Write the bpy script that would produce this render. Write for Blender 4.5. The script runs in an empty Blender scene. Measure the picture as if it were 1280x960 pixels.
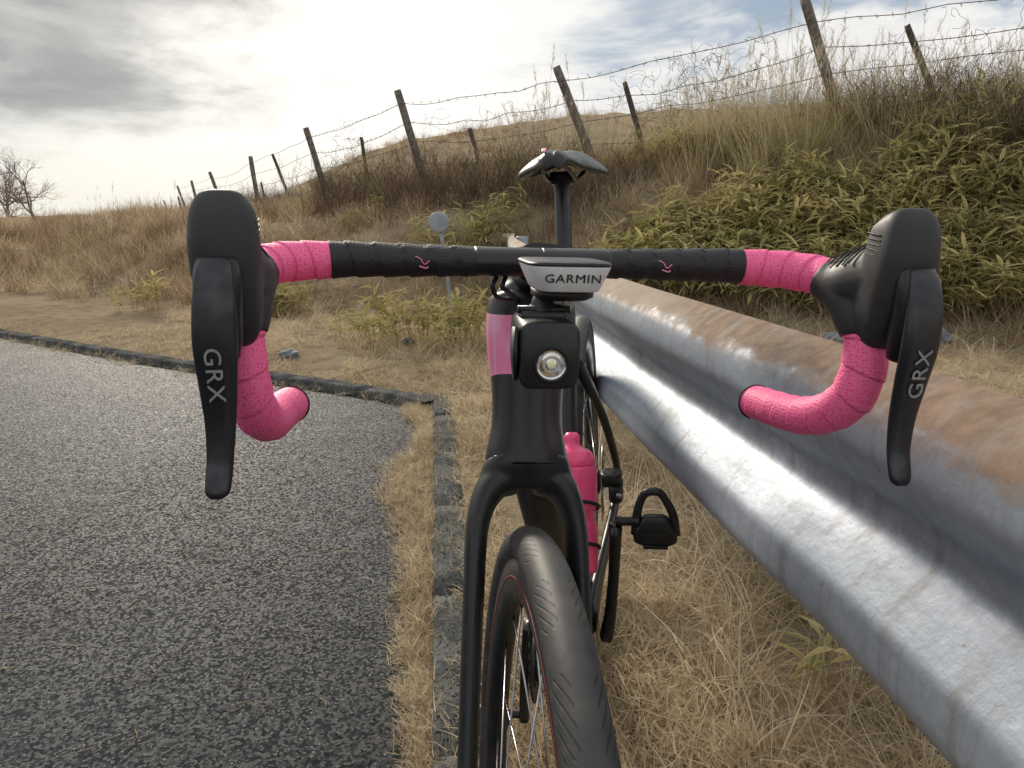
import bpy, math, random
import numpy as np
from mathutils import Vector, Matrix
rng=np.random.default_rng(7); random.seed(7)
S=bpy.context.scene
R=math.radians

# ---------------------------------------------------------------- materials
def newmat(name):
    m=bpy.data.materials.new(name); m.use_nodes=True
    nt=m.node_tree; b=nt.nodes['Principled BSDF']; return m,nt,b
def N(nt,t,**k):
    n=nt.nodes.new(t)
    for a,v in k.items(): setattr(n,a,v)
    return n
def mathn(nt,op,a,b=None,c=None,clamp=False):
    n=nt.nodes.new('ShaderNodeMath'); n.operation=op; n.use_clamp=clamp
    for i,v in enumerate((a,b,c)):
        if v is None: continue
        if isinstance(v,(int,float)): n.inputs[i].default_value=v
        else: nt.links.new(v,n.inputs[i])
    return n.outputs[0]
def mixc(nt,f,a,b):
    n=nt.nodes.new('ShaderNodeMix'); n.data_type='RGBA'
    for s,v in ((n.inputs[0],f),(n.inputs[6],a),(n.inputs[7],b)):
        if isinstance(v,(int,float)): s.default_value=v
        elif isinstance(v,tuple): s.default_value=(*v,1) if len(v)==3 else v
        else: nt.links.new(v,s)
    return n.outputs[2]
def noise(nt,vec,scale,detail=4,rough=.55):
    n=nt.nodes.new('ShaderNodeTexNoise'); n.inputs['Scale'].default_value=scale
    n.inputs['Detail'].default_value=detail; n.inputs['Roughness'].default_value=rough
    if vec is not None: nt.links.new(vec,n.inputs['Vector'])
    return n.outputs['Fac']
def mr(nt,v,a,b,c=0.,d=1.,smooth=True):
    n=nt.nodes.new('ShaderNodeMapRange'); 
    if smooth: n.interpolation_type='SMOOTHSTEP'
    n.inputs[1].default_value=a;n.inputs[2].default_value=b;n.inputs[3].default_value=c;n.inputs[4].default_value=d
    nt.links.new(v,n.inputs[0]); return n.outputs[0]
def bump(nt,b,h,strength,dist):
    n=nt.nodes.new('ShaderNodeBump'); n.inputs['Strength'].default_value=strength
    n.inputs['Distance'].default_value=dist; nt.links.new(h,n.inputs['Height'])
    nt.links.new(n.outputs[0],b.inputs['Normal'])
def simple(name,c1,c2=None,scale=30,rough=.5,metal=0,bs=0,bd=.001,bscale=None,rv=.08,coat=0):
    m,nt,b=newmat(name)
    tc=N(nt,'ShaderNodeTexCoord').outputs['Object']
    f=noise(nt,tc,scale)
    if c2 is None: c2=tuple(x*.75 for x in c1)
    nt.links.new(mixc(nt,mr(nt,f,.3,.7),c1,c2),b.inputs['Base Color'])
    nt.links.new(mr(nt,f,.3,.7,rough-rv,rough+rv),b.inputs['Roughness'])
    b.inputs['Metallic'].default_value=metal
    if bs: bump(nt,b,noise(nt,tc,bscale or scale*8,3),bs,bd)
    return m

M_carbon=simple('matte_carbon',(.012,.012,.013),(.018,.018,.019),40,.38)
M_gloss=simple('gloss_black',(.01,.01,.011),None,40,.26)
M_rubber=simple('hood_rubber',(.024,.024,.026),(.032,.032,.034),60,.55,bs=.25,bd=.0004,bscale=1500)
M_lever=simple('lever_alloy',(.06,.061,.066),(.045,.045,.05),80,.36,.75)
M_alloy=simple('alloy',(.5,.5,.52),None,50,.3,1)
M_darkmetal=simple('dark_metal',(.03,.03,.032),None,60,.4,.6)
M_silver=simple('device_silver',(.82,.83,.84),(.75,.76,.77),300,.42,.0)
M_white=simple('print_white',(.32,.32,.33),None,60,.5)
M_ink=simple('print_black',(.01,.01,.01),None,60,.5)
M_red=simple('red_line',(.35,.02,.02),None,60,.4)
M_plastic=simple('black_plastic',(.012,.012,.013),None,60,.42)

def tape(name,c1,c2):
    m,nt,b=newmat(name)
    tc=N(nt,'ShaderNodeTexCoord').outputs['Object']
    v=N(nt,'ShaderNodeTexVoronoi'); v.inputs['Scale'].default_value=380; v.inputs['Randomness'].default_value=.55; nt.links.new(tc,v.inputs['Vector'])
    w=N(nt,'ShaderNodeAttribute',attribute_name='wrap').outputs['Fac']
    f=mr(nt,v.outputs['Distance'],.15,.45)
    col=mixc(nt,f,c2,c1)
    edge=mr(nt,w,.0,.10,.45,0)
    nt.links.new(mixc(nt,edge,col,tuple(x*.5 for x in c2)),b.inputs['Base Color'])
    b.inputs['Roughness'].default_value=.6
    bump(nt,b,v.outputs['Distance'],.5,.0008)
    return m
M_pink=tape('pink_bar_tape',(1.0,.16,.37),(.90,.055,.22))
M_btape=tape('black_bar_tape',(.018,.018,.020),(.008,.008,.009))

m,nt,b=newmat('pink_paint'); M_pinkp=m
tc=N(nt,'ShaderNodeTexCoord').outputs['Object']
nt.links.new(mixc(nt,mr(nt,noise(nt,tc,25),.35,.65),(.90,.20,.42),(.95,.34,.52)),b.inputs['Base Color']); b.inputs['Roughness'].default_value=.3
m,nt,b=newmat('bottle_pink'); M_bottle=m
tc=N(nt,'ShaderNodeTexCoord').outputs['Object']
nt.links.new(mixc(nt,noise(nt,tc,30),(.95,.10,.27),(.85,.07,.19)),b.inputs['Base Color']); b.inputs['Roughness'].default_value=.3

m,nt,b=newmat('tyre_rubber'); M_tyre=m
su=N(nt,'ShaderNodeAttribute',attribute_name='ang').outputs['Fac']
sx=N(nt,'ShaderNodeAttribute',attribute_name='across').outputs['Fac']
ax=mathn(nt,'ABSOLUTE',sx)
ph=mathn(nt,'ADD',mathn(nt,'MULTIPLY',su,75.),mathn(nt,'MULTIPLY',ax,6.5))
g=mathn(nt,'PINGPONG',ph,.5)
sip=mr(nt,g,.10,.16,1,0)
band=mathn(nt,'MULTIPLY',mr(nt,ax,.16,.19),mr(nt,ax,.52,.56,1,0))
grp=mr(nt,mathn(nt,'PINGPONG',mathn(nt,'MULTIPLY',su,11.),.5),.18,.22)
sip=mathn(nt,'MULTIPLY',sip,mathn(nt,'MULTIPLY',band,grp))
tc=N(nt,'ShaderNodeTexCoord').outputs['Object']
dust=mr(nt,noise(nt,tc,28,6,.7),.48,.68)
base=mixc(nt,mr(nt,noise(nt,tc,45,6),.35,.7),(.026,.026,.027),(.050,.048,.044))
worn=mixc(nt,mr(nt,ax,.0,.35,.5,0),base,(.066,.065,.062))
worn=mixc(nt,mathn(nt,'MULTIPLY',dust,.45),worn,(.11,.10,.088))
nt.links.new(mixc(nt,mathn(nt,'MULTIPLY',sip,.8),worn,(.008,.008,.008)),b.inputs['Base Color'])
b.inputs['Roughness'].default_value=.6
h=mathn(nt,'SUBTRACT',mathn(nt,'MULTIPLY',noise(nt,tc,500,2),.2),sip)
bump(nt,b,h,.5,.0008)

# weathered galvanised rail with rust on the upward faces
m,nt,b=newmat('galvanised_rusty_steel'); M_rail=m
tc=N(nt,'ShaderNodeTexCoord').outputs['Object']
zz=N(nt,'ShaderNodeSeparateXYZ'); nt.links.new(tc,zz.inputs[0])
mp=N(nt,'ShaderNodeMapping'); mp.inputs['Scale'].default_value=(1,.4,1); nt.links.new(tc,mp.inputs[0])
mp2=N(nt,'ShaderNodeMapping'); mp2.inputs['Scale'].default_value=(1,2.2,.25); nt.links.new(tc,mp2.inputs[0])
n1=noise(nt,mp.outputs[0],10,7,.65); n2=noise(nt,tc,45,5,.62); n3=noise(nt,mp.outputs[0],3.5,5,.6); n4=noise(nt,mp2.outputs[0],16,5,.6)
up=mathn(nt,'ADD',zz.outputs['Z'],mathn(nt,'MULTIPLY',mathn(nt,'SUBTRACT',n1,.5),.09))
up=mathn(nt,'ADD',up,mathn(nt,'MULTIPLY',mathn(nt,'SUBTRACT',n2,.5),.045))
rust=mr(nt,up,.742,.776)
zinc=mixc(nt,mr(nt,n1,.32,.68),(.44,.49,.57),(.32,.365,.43))
zinc=mixc(nt,mr(nt,n3,.48,.72),zinc,(.55,.60,.66))
v=N(nt,'ShaderNodeTexVoronoi'); v.inputs['Scale'].default_value=110; nt.links.new(tc,v.inputs['Vector'])
sep=N(nt,'ShaderNodeSeparateColor'); nt.links.new(v.outputs['Color'],sep.inputs[0])
zinc=mixc(nt,mr(nt,sep.outputs[0],0,1,0,.22),zinc,(.25,.28,.32))
stain=mathn(nt,'MULTIPLY',mr(nt,n4,.52,.72),.55)
col=mixc(nt,stain,zinc,(.22,.205,.19))
rc=mixc(nt,mr(nt,n2,.35,.65),(.165,.095,.05),(.27,.175,.10))
rc=mixc(nt,mr(nt,n3,.4,.7),rc,(.33,.25,.175))
rc=mixc(nt,mathn(nt,'MULTIPLY',mr(nt,n4,.5,.7),.5),rc,(.30,.29,.28))
valley_dk=mathn(nt,'MULTIPLY',mr(nt,mathn(nt,'ABSOLUTE',mathn(nt,'SUBTRACT',up,.648)),.0,.03,1,0),.45)  # darker band along the valley between the two crests
col=mixc(nt,valley_dk,col,(.13,.13,.13))
col=mixc(nt,mathn(nt,'MULTIPLY',rust,.94),col,rc)
scr=mr(nt,noise(nt,tc,190,3,.7),.66,.72); col=mixc(nt,mathn(nt,'MULTIPLY',scr,.6),col,(.10,.075,.055))
nt.links.new(col,b.inputs['Base Color'])
nt.links.new(mathn(nt,'SUBTRACT',.35,mathn(nt,'MULTIPLY',rust,.35),clamp=True),b.inputs['Metallic'])
rr_=mathn(nt,'ADD',mathn(nt,'MULTIPLY',n1,.25),.40)
nt.links.new(mathn(nt,'ADD',rr_,mathn(nt,'MULTIPLY',rust,.3)),b.inputs['Roughness'])
bump(nt,b,mathn(nt,'ADD',n2,mathn(nt,'MULTIPLY',n1,1.2)),.3,.003)

# asphalt
m,nt,b=newmat('asphalt'); M_road=m
tc=N(nt,'ShaderNodeTexCoord').outputs['Object']
v=N(nt,'ShaderNodeTexVoronoi'); v.inputs['Scale'].default_value=150; nt.links.new(tc,v.inputs['Vector'])
sep=N(nt,'ShaderNodeSeparateColor'); nt.links.new(v.outputs['Color'],sep.inputs[0])
big=noise(nt,tc,.7,4); med=noise(nt,tc,5,5,.6); fine=noise(nt,tc,420,2)
c=mixc(nt,mr(nt,med,.3,.7),(.007,.009,.012),(.015,.018,.023))
c=mixc(nt,mr(nt,big,.42,.62),c,(.026,.030,.037))
spk=mathn(nt,'MULTIPLY',mr(nt,sep.outputs[0],.84,.99),mr(nt,v.outputs['Distance'],.22,.46,1,0))
c=mixc(nt,mathn(nt,'MULTIPLY',spk,.85),c,(.27,.29,.31))
dk=mathn(nt,'MULTIPLY',mr(nt,sep.outputs[1],.5,.7),mr(nt,fine,.4,.6))
c=mixc(nt,mathn(nt,'MULTIPLY',dk,.7),c,(.003,.003,.004))
nt.links.new(c,b.inputs['Base Color'])
nt.links.new(mr(nt,sep.outputs[2],.0,1.,.42,.95),b.inputs['Roughness']); b.inputs['Specular IOR Level'].default_value=.24
b.inputs['Specular Tint'].default_value=(.85,.93,1,1)
hh=mathn(nt,'ADD',mathn(nt,'MULTIPLY',sep.outputs[0],1.),mathn(nt,'MULTIPLY',fine,.5))
bump(nt,b,hh,.8,.006)

def diffmat(name,colfn,bumpfn=None,trans=0):
    m=bpy.data.materials.new(name); m.use_nodes=True; nt=m.node_tree
    nt.nodes.remove(nt.nodes['Principled BSDF']); out=nt.nodes['Material Output']
    d=N(nt,'ShaderNodeBsdfDiffuse'); c=colfn(nt); nt.links.new(c,d.inputs['Color'])
    sh=d.outputs[0]
    if bumpfn:
        bn=N(nt,'ShaderNodeBump'); bn.inputs['Strength'].default_value=bumpfn[1]; bn.inputs['Distance'].default_value=bumpfn[2]; nt.links.new(bumpfn[0](nt),bn.inputs['Height']); nt.links.new(bn.outputs[0],d.inputs['Normal'])
    if trans:
        tr=N(nt,'ShaderNodeBsdfTranslucent'); nt.links.new(c,tr.inputs[0]); mx=N(nt,'ShaderNodeMixShader'); mx.inputs[0].default_value=trans
        nt.links.new(sh,mx.inputs[1]); nt.links.new(tr.outputs[0],mx.inputs[2]); sh=mx.outputs[0]
    nt.links.new(sh,out.inputs[0]); return m
def OC(nt): return N(nt,'ShaderNodeTexCoord').outputs['Object']
def kc(nt):
    tc=OC(nt); c=mixc(nt,mr(nt,noise(nt,tc,9,5,.65),.38,.62),(.085,.09,.092),(.17,.168,.158))
    return mixc(nt,mr(nt,noise(nt,tc,110,3),.52,.66),c,(.035,.038,.034))
M_kerb=diffmat('kerb_concrete',kc,(lambda nt:noise(nt,OC(nt),60,5,.7),.9,.01))
def gc(nt):
    tc=OC(nt)
    c=mixc(nt,mr(nt,noise(nt,tc,1.1,4,.6),.35,.65),(.29,.22,.145),(.38,.31,.21))
    c=mixc(nt,mr(nt,noise(nt,tc,9,6,.7),.45,.7),c,(.17,.13,.085))
    return mixc(nt,mr(nt,noise(nt,tc,70,4,.7),.45,.65,0,.7),c,(.45,.37,.255))
M_ground=diffmat('dry_ground',gc,(lambda nt:noise(nt,OC(nt),30,6,.75),1,.03))
def foliage(name,c1,c2,c3,trans=.35,edge=None,ns=2.2):
    def f(nt):
        oi=mr(nt,noise(nt,OC(nt),ns,2,.7),.40,.60)
        geo=N(nt,'ShaderNodeNewGeometry').outputs['Random Per Island']
        c=mixc(nt,oi,c1,c2); c=mixc(nt,mr(nt,geo,.5,1.,0,1),c,c3)
        if edge:
            a=N(nt,'ShaderNodeAttribute',attribute_name='edge').outputs['Fac']
            c=mixc(nt,mathn(nt,'MULTIPLY',mr(nt,a,.3,1.),.75),c,edge)
        return c
    return diffmat(name,f,None,trans)
M_straw=foliage('straw',(.60,.49,.33),(.42,.325,.205),(.76,.67,.50),.4)
M_brush=foliage('brown_brush',(.26,.18,.115),(.46,.35,.225),(.16,.105,.07),.35,ns=.9)
M_sasa=foliage('bamboo_grass_leaf',(.38,.36,.12),(.56,.47,.21),(.20,.21,.065),.42,edge=(.64,.55,.32))
M_pampas=foliage('pampas',(.50,.40,.25),(.36,.30,.16),(.60,.51,.35),.4)
M_plume=foliage('plume',(.60,.53,.42),(.50,.42,.31),(.70,.64,.54),.45)
M_twig=foliage('dry_twig',(.14,.10,.07),(.22,.16,.11),(.09,.06,.045),0)
M_tree=foliage('pale_twig',(.26,.20,.17),(.32,.26,.22),(.18,.14,.12),0)
M_green=foliage('green_blade',(.26,.28,.10),(.38,.35,.15),(.48,.41,.22),.4)
M_wood=simple('weathered_wood',(.24,.21,.185),(.12,.10,.085),18,.9,bs=.8,bd=.01,bscale=60)
M_post2=simple('dark_post',(.06,.05,.045),(.10,.08,.06),18,.85,bs=.5,bd=.005,bscale=60)
M_wire=simple('rusty_wire',(.10,.075,.06),(.16,.13,.12),20,.7,.3)
M_grey=simple('grey_paint_metal',(.34,.37,.40),(.26,.29,.32),12,.5,.2)
M_rock=simple('rock',(.22,.24,.27),(.12,.13,.15),14,.85,bs=.8,bd=.02,bscale=20)

# ---------------------------------------------------------------- mesh helpers
def mk(name,V,F,mat,parent=None,M=None,smooth=True,attrs=None,coll=None,recalc=True):
    me=bpy.data.meshes.new(name); me.from_pydata([tuple(map(float,v)) for v in V],[],[tuple(int(i) for i in f) for f in F])
    if recalc:
        import bmesh
        bm=bmesh.new(); bm.from_mesh(me); bmesh.ops.recalc_face_normals(bm,faces=bm.faces); bm.to_mesh(me); bm.free()
    if smooth: me.polygons.foreach_set('use_smooth',[True]*len(me.polygons))
    if attrs:
        for k,a in attrs.items():
            at=me.attributes.new(k,'FLOAT','POINT'); at.data.foreach_set('value',np.asarray(a,dtype=np.float32))
    me.materials.append(mat)
    o=bpy.data.objects.new(name,me); (coll or S.collection).objects.link(o)
    if parent: o.parent=parent
    if M is not None: o.matrix_local=M
    return o
def cr(P,n=8):
    P=np.asarray(P,float); Q=np.vstack([2*P[0]-P[1],P,2*P[-1]-P[-2]]); out=[]
    for i in range(len(P)-1):
        a,b,c,d=Q[i:i+4]
        for t in np.linspace(0,1,n,endpoint=False):
            out.append(.5*((2*b)+(-a+c)*t+(2*a-5*b+4*c-d)*t*t+(-a+3*b-3*c+d)*t**3))
    out.append(P[-1]); return np.array(out)
def norm(v): return v/(np.linalg.norm(v)+1e-12)
def sweep(P,hint=None,n=20,e=2.,disp=None,cap=True,start=None):
    P=np.asarray(P,float); C=P[:,:3]; T=np.gradient(C,axis=0); s=0; rings=[]; A=None; wr=[]
    th=np.linspace(0,2*np.pi,n,endpoint=False)
    cx=np.sign(np.cos(th))*np.abs(np.cos(th))**(2/e); sx=np.sign(np.sin(th))*np.abs(np.sin(th))**(2/e)
    for i in range(len(P)):
        t=norm(T[i])
        if hint is not None: A=norm(np.array(hint,float)-t*np.dot(hint,t))
        else:
            if A is None: A=np.array(start,float)
            A=norm(A-t*np.dot(A,t))
        B=np.cross(t,A)
        if i: s+=np.linalg.norm(C[i]-C[i-1])
        k=1.
        if disp is not None: 
            k,w=disp(s,th); wr.append(w)
            k=k[:,None]
        rings.append(C[i]+k*(P[i,3]*cx[:,None]*A+P[i,4]*sx[:,None]*B))
    V=np.concatenate(rings); F=[]
    for i in range(len(rings)-1):
        for j in range(n):
            a=i*n+j; b_=i*n+(j+1)%n; F.append((a,b_,b_+n,a+n))
    if cap: F.append(tuple(range(n))[::-1]); F.append(tuple(range(len(V)-n,len(V))))
    return V,F,(np.concatenate(wr) if wr else None)
def join(*parts):
    V=[];F=[];o=0
    for p in parts:
        V.append(np.asarray(p[0])); F+= [tuple(i+o for i in f) for f in p[1]]; o+=len(p[0])
    return np.concatenate(V),F
def tube(pts,r,n=10,sm=6,hint=None):
    P=np.array([list(p)+[r,r] for p in pts]) if np.isscalar(r) else np.array([list(p)+[q,q] for p,q in zip(pts,r)])
    P=cr(P,sm) if len(P)>2 else P
    t=norm(P[1,:3]-P[0,:3]); st=np.array([1,0,0]) if abs(t[0])<.8 else np.array([0,0,1.])
    V,F,_=sweep(P,n=n,start=st); return V,F
def rbox(c,hx,hy,hz,e=6,n=32,taper=1.,tapery=None,bev=.15):
    ty=taper if tapery is None else tapery
    rows=[]
    for z,k in ((-1,1-bev),(-1+bev*.3,1-bev*.3),(-1+bev,1),(1-bev,1),(1-bev*.3,1-bev*.3),(1,1-bev)):
        f=(z+1)/2; tx=1+(taper-1)*f; tyy=1+(ty-1)*f
        rows.append([c[0],c[1],c[2]+z*hz,hx*k*tx,hy*k*tyy])
    return sweep(rows,hint=(1,0,0),n=n,e=e)[:2]
def lathe(prof,n=96,closed=True,c=(0,0,0)):
    prof=np.asarray(prof); k=len(prof); V=[];F=[]
    for i in range(n):
        a=2*np.pi*i/n
        for (x,r) in prof: V.append((c[0]+x,c[1]+r*math.cos(a),c[2]+r*math.sin(a)))
    for i in range(n):
        for j in range(k if closed else k-1):
            a=i*k+j; b_=i*k+(j+1)%k; i2=(i+1)%n; F.append((a,b_,i2*k+(j+1)%k,i2*k+j))
    return np.array(V),F
def remesh(o,vs,it=4):
    r=o.modifiers.new('r','REMESH'); r.mode='VOXEL'; r.voxel_size=vs; r.use_smooth_shade=True
    s=o.modifiers.new('s','SMOOTH'); s.iterations=it; s.factor=.5
def empty(name,loc=(0,0,0)):
    o=bpy.data.objects.new(name,None); o.location=loc; S.collection.objects.link(o); return o

# ---------------------------------------------------------------- bicycle
bike=empty('bicycle')
bike.matrix_world=Matrix.Translation((.014,.52,0))@Matrix.Rotation(R(-8.5),4,'Z')@Matrix.Rotation(R(-2.),4,'Y')
AX0=Vector((0,.047,.345)); AXD=Vector((0,.2924,.9563))
def steer(a): return Matrix.Translation(AX0)@Matrix.Rotation(R(a),4,AXD)@Matrix.Translation(-AX0)
STEER=steer(15.5)
BY,BZ=.115,.897
STB=steer(16)@Matrix.Translation((-.003,BY,BZ))@Matrix.Rotation(R(-1.4),4,'Y')@Matrix.Translation((0,-BY,-BZ))
def st(name,VF,mat,**k): return mk(name,VF[0],VF[1],mat,bike,STEER,**k)
def sb(name,VF,mat,**k): return mk(name,VF[0],VF[1],mat,bike,STB,**k)
def skx(y): return .009*np.clip((.105-y)/.10,0,1)
def hb(name,VF,mat,**k):
    V=np.array(VF[0],float); V[:,0]+=skx(V[:,1]); return mk(name,V,VF[1],mat,bike,STB,**k)
def fr(name,VF,mat,shear=True,**k):
    V=np.array(VF[0],float)
    if shear:
        V[:,2]+=.057*np.clip(V[:,1],0,2)*np.clip((.78-V[:,2])/.25,0,1)
        V[:,0]-=.035*np.clip(V[:,2]-.45,0,2)*np.clip(V[:,1],0,.8)
    return mk(name,V,VF[1],mat,bike,None,**k)
yax=lambda z:.047+(z-.345)*.3057

pitch=.021
def wrapdisp(s,th,amp=.07):
    w=((s+th/(2*np.pi)*pitch)/pitch)%1.
    return 1+amp*(w-.5)*1.0-amp*.3*(w<.06), w
path=[(0,BY,BZ,.0118,.017),(.05,BY,BZ,.0120,.0175),(.11,BY,BZ,.0132,.0175),(.155,BY-.001,BZ,.0142,.0165),(.179,BY-.004,BZ-.001,.0150,.0155),
 (.201,BY-.013,BZ-.002,.0155,.0155),(.216,BY-.032,BZ-.004,.0155,.0155),(.223,BY-.055,BZ-.008,.0155,.0155),(.226,BY-.076,BZ-.018,.0155,.0155),
 (.227,BY-.090,BZ-.040,.0155,.0155),(.226,BY-.096,BZ-.065,.0158,.0158),(.2235,BY-.090,BZ-.092,.016,.016),(.220,BY-.069,BZ-.111,.016,.016),
 (.216,BY-.040,BZ-.121,.0158,.0158),(.2125,BY-.005,BZ-.124,.0155,.0155),(.2095,BY+.032,BZ-.126,.0153,.0153)]
full=cr(path,22)
ib=int(np.argmax(full[:,0]>.052)); ip=int(np.argmax(full[:,0]>.169))
HX=.0150
for s in (-1,1):
    def mir(V): 
        V=V.copy(); V[:,0]*=s; return V
    V,F,_=sweep(full[:ib+2],start=(0,0,1),n=28); hb('bar_centre',(mir(V),F),M_carbon)
    V,F,w=sweep(full[ib:ip+1],start=(0,0,1),n=32,disp=lambda s_,t:wrapdisp(s_,t,.10)); hb('black_tape',(mir(V),F),M_btape,attrs={'wrap':w})
    P=full[ip:].copy()
    PP=cr(P[::2],5); V,F,w=sweep(PP,start=(0,0,1),n=32,disp=lambda s_,t:wrapdisp(s_,t,.075)); hb('pink_tape',(mir(V),F),M_pink,attrs={'wrap':w})
    e=full[-1]; V,F=tube([(e[0],e[1]-.001,e[2]),(e[0],e[1]+.003,e[2])],[.0165,.0145],n=24); hb('bar_end_plug',(mir(V),F),M_plastic)
    HY=.002
    body=cr([(.2095+HX,.072,BZ-.008,.0168,.0168),(.2105+HX,.056,BZ-.010,.0205,.0205),(.2120+HX,.038,BZ-.009,.0218,.0235),(.214+HX,.020,BZ-.004,.0200,.0255),(.2155+HX,.004,BZ-.001,.0200,.027)],6)
    B1=sweep(body,hint=(1,0,0),n=24)[:2]
    kn=cr([(.2145+HX,HY+.020,BZ-.050,.010,.010),(.2150+HX,HY+.012,BZ-.038,.0180,.019),(.2155+HX,HY+.003,BZ-.012,.0207,.022),(.216+HX,HY-.002,BZ+.010,.0214,.0225),(.216+HX,HY-.003,BZ+.026,.0204,.0215),(.2155+HX,HY-.002,BZ+.0375,.0178,.019),(.2155+HX,HY-.000,BZ+.0435,.0125,.013)],5)
    K1=sweep(kn,hint=(1,0,0),n=28,e=2.9)[:2]
    slv=sweep(cr([(.2215,.066,BZ-.007,.0185,.0185),(.2255,.042,BZ-.017,.0205,.0205),(.2270,.027,BZ-.036,.0195,.0195),(.2270,.0235,BZ-.046,.0175,.0175)],6),hint=(1,0,0),n=24)[:2]
    V,F=join(B1,K1,slv); o=hb('brake_hood',(mir(V),F),M_rubber); remesh(o,.0016,5)
    for k in range(6):
        y=.062-.007*k; zt_=BZ+.0085+.0016*k
        V,F=tube([(.212+HX-.0180,y,zt_-.009),(.2122+HX-.010,y-.002,zt_+.0015),(.2125+HX,y-.003,zt_+.0045+.0008*k),(.2128+HX+.010,y-.002,zt_+.0015)],.0007,n=6); hb('hood_rib',(mir(V),F),M_rubber)
    for k in range(5):
        V,F=tube([(.216+HX-.0202,HY-.010+.001*k,BZ+.014+.0036*k),(.216+HX-.0208,HY+.001,BZ+.015+.0036*k),(.216+HX-.0198,HY+.009,BZ+.016+.0036*k)],.0006,n=6); hb('hood_vent',(mir(V),F),M_ink)
    X0=HX; tx=.003 if s<0 else 0
    pc=sweep(cr([(.2165+X0,HY-.020,BZ+.006,.0125,.006),(.2165+X0,HY-.0230,BZ-.006,.0146,.0085),(.217+X0,HY-.022,BZ-.026,.0140,.0095),(.217+X0,HY-.016,BZ-.046,.012,.010),(.216+X0,HY-.012,BZ-.058,.008,.006)],5),hint=(1,0,0),n=24,e=2.6)[:2]
    lv=sweep(cr([(.2168+X0,HY-.026,BZ+.006,.0088,.003),(.217+X0,HY-.0310,BZ-.004,.0112,.0042),(.217+X0,HY-.034,BZ-.025,.0132,.0056),(.2168+X0+tx*.3,HY-.0335,BZ-.048,.0134,.006),(.2165+X0+tx*.6,HY-.029,BZ-.074,.0116,.0058),(.2160+X0+tx,HY-.026,BZ-.098,.0096,.0055),(.2156+X0+tx*1.5,HY-.027,BZ-.120,.0084,.0052),(.2155+X0+tx*1.8,HY-.031,BZ-.134,.0082,.005),(.2155+X0+tx*2,HY-.034,BZ-.1415,.0072,.0045),(.2155+X0+tx*2,HY-.035,BZ-.145,.0035,.0025)],6),hint=(1,0,0),n=28,e=2.3)[:2]
    V,F=pc; hb('lever_pivot',(mir(V),F),M_plastic)
    V,F=lv; hb('brake_lever',(mir(V),F),M_lever)
    V,F=tube([(.2175+X0+.011,HY-.012,BZ-.060),(.2175+X0+.006,HY-.013,BZ-.094),(.216+X0,HY-.020,BZ-.112)],[.005,.004,.002],n=10); hb('shift_paddle',(mir(V),F),M_plastic)
    cu=bpy.data.curves.new('lever_lettering','FONT'); cu.body='GRX'; cu.size=.0145; cu.extrude=.0003; cu.align_x='CENTER'; cu.align_y='CENTER'; cu.space_character=1.1
    t=bpy.data.objects.new('lever_lettering',cu); S.collection.objects.link(t); cu.materials.append(M_white); t.parent=bike
    ang=-90 if s<0 else 90
    t.matrix_local=STB@Matrix.Translation((s*(.2168+X0+tx*.5)+.009,HY-.0383,BZ-.064))@Matrix.Rotation(R(9),4,'X')@Matrix.Rotation(R(90),4,'X')@Matrix.Rotation(R(ang+(s*-1)),4,'Z')@Matrix.Diagonal((1.15,1,1,1))
    V,F=tube([(s*.098-.005,BY-.0178,BZ+.004),(s*.098-.001,BY-.0184,BZ+.002),(s*.098+.002,BY-.0186,BZ-.002),(s*.098+.006,BY-.0186,BZ+.001)],.0004,n=6); hb('tape_mark',(V,F),M_pinkp)
    V,F=tube([(s*.098-.002,BY-.0186,BZ-.0035),(s*.098+.003,BY-.0188,BZ-.005),(s*.098+.005,BY-.0186,BZ-.004)],.0006,n=6); hb('tape_mark',(V,F),M_pinkp)

stm=sweep(cr([(0,BY+.004,BZ-.001,.022,.017),(0,BY+.03,BZ-.006,.018,.016),(0,BY+.075,BZ-.012,.018,.018),(0,yax(.885)+.005,.885,.019,.021)],5),hint=(1,0,0),n=24,e=2.8)[:2]
st('stem',stm,M_carbon)
st('steerer_spacers',sweep(cr([(0,yax(.853),.853,.032,.036),(0,yax(.864),.864,.029,.033),(0,yax(.876),.876,.022,.028),(0,yax(.90),.90,.020,.025)],5),hint=(1,0,0),n=28,e=2.3)[:2],M_carbon)
for s,k in ((-1,1.),(-1,.8),(1,.8)):
    sb('cable',tube([(s*.036*k,BY+.002,BZ-.012),(s*.040*k,BY-.004,BZ-.020),(s*.034*k,BY+.006,BZ-.030*k),(s*.018*k,BY+.04,BZ-.034),(s*.01,BY+.065,BZ-.034)],.0020,n=8),M_plastic)
dev_rows=[(0,.018,BZ-.0125,.0205,.034),(0,.018,BZ-.0115,.0215,.036),(0,.018,BZ+.003,.0280,.0405),(0,.018,BZ+.0045,.0285,.041)]
sb('bike_computer',sweep(dev_rows,hint=(1,0,0),n=48,e=5)[:2],M_silver)
sb('computer_top',sweep([(0,.018,BZ+.0046,.0290,.0415),(0,.018,BZ+.0060,.0290,.0415),(0,.018,BZ+.0070,.0275,.040)],hint=(1,0,0),n=48,e=5)[:2],M_darkmetal)
sb('mount_disc',sweep([(0,.02,BZ-.020,.017,.02),(0,.02,BZ-.0175,.021,.026),(0,.02,BZ-.0127,.021,.026)],hint=(1,0,0),n=32,e=3)[:2],M_plastic)
sb('mount_arm',sweep(cr([(0,.02,BZ-.017,.014,.005),(0,.06,BZ-.016,.012,.005),(0,BY-.01,BZ-.006,.012,.008)],4),hint=(1,0,0),n=16,e=3)[:2],M_plastic)
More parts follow.
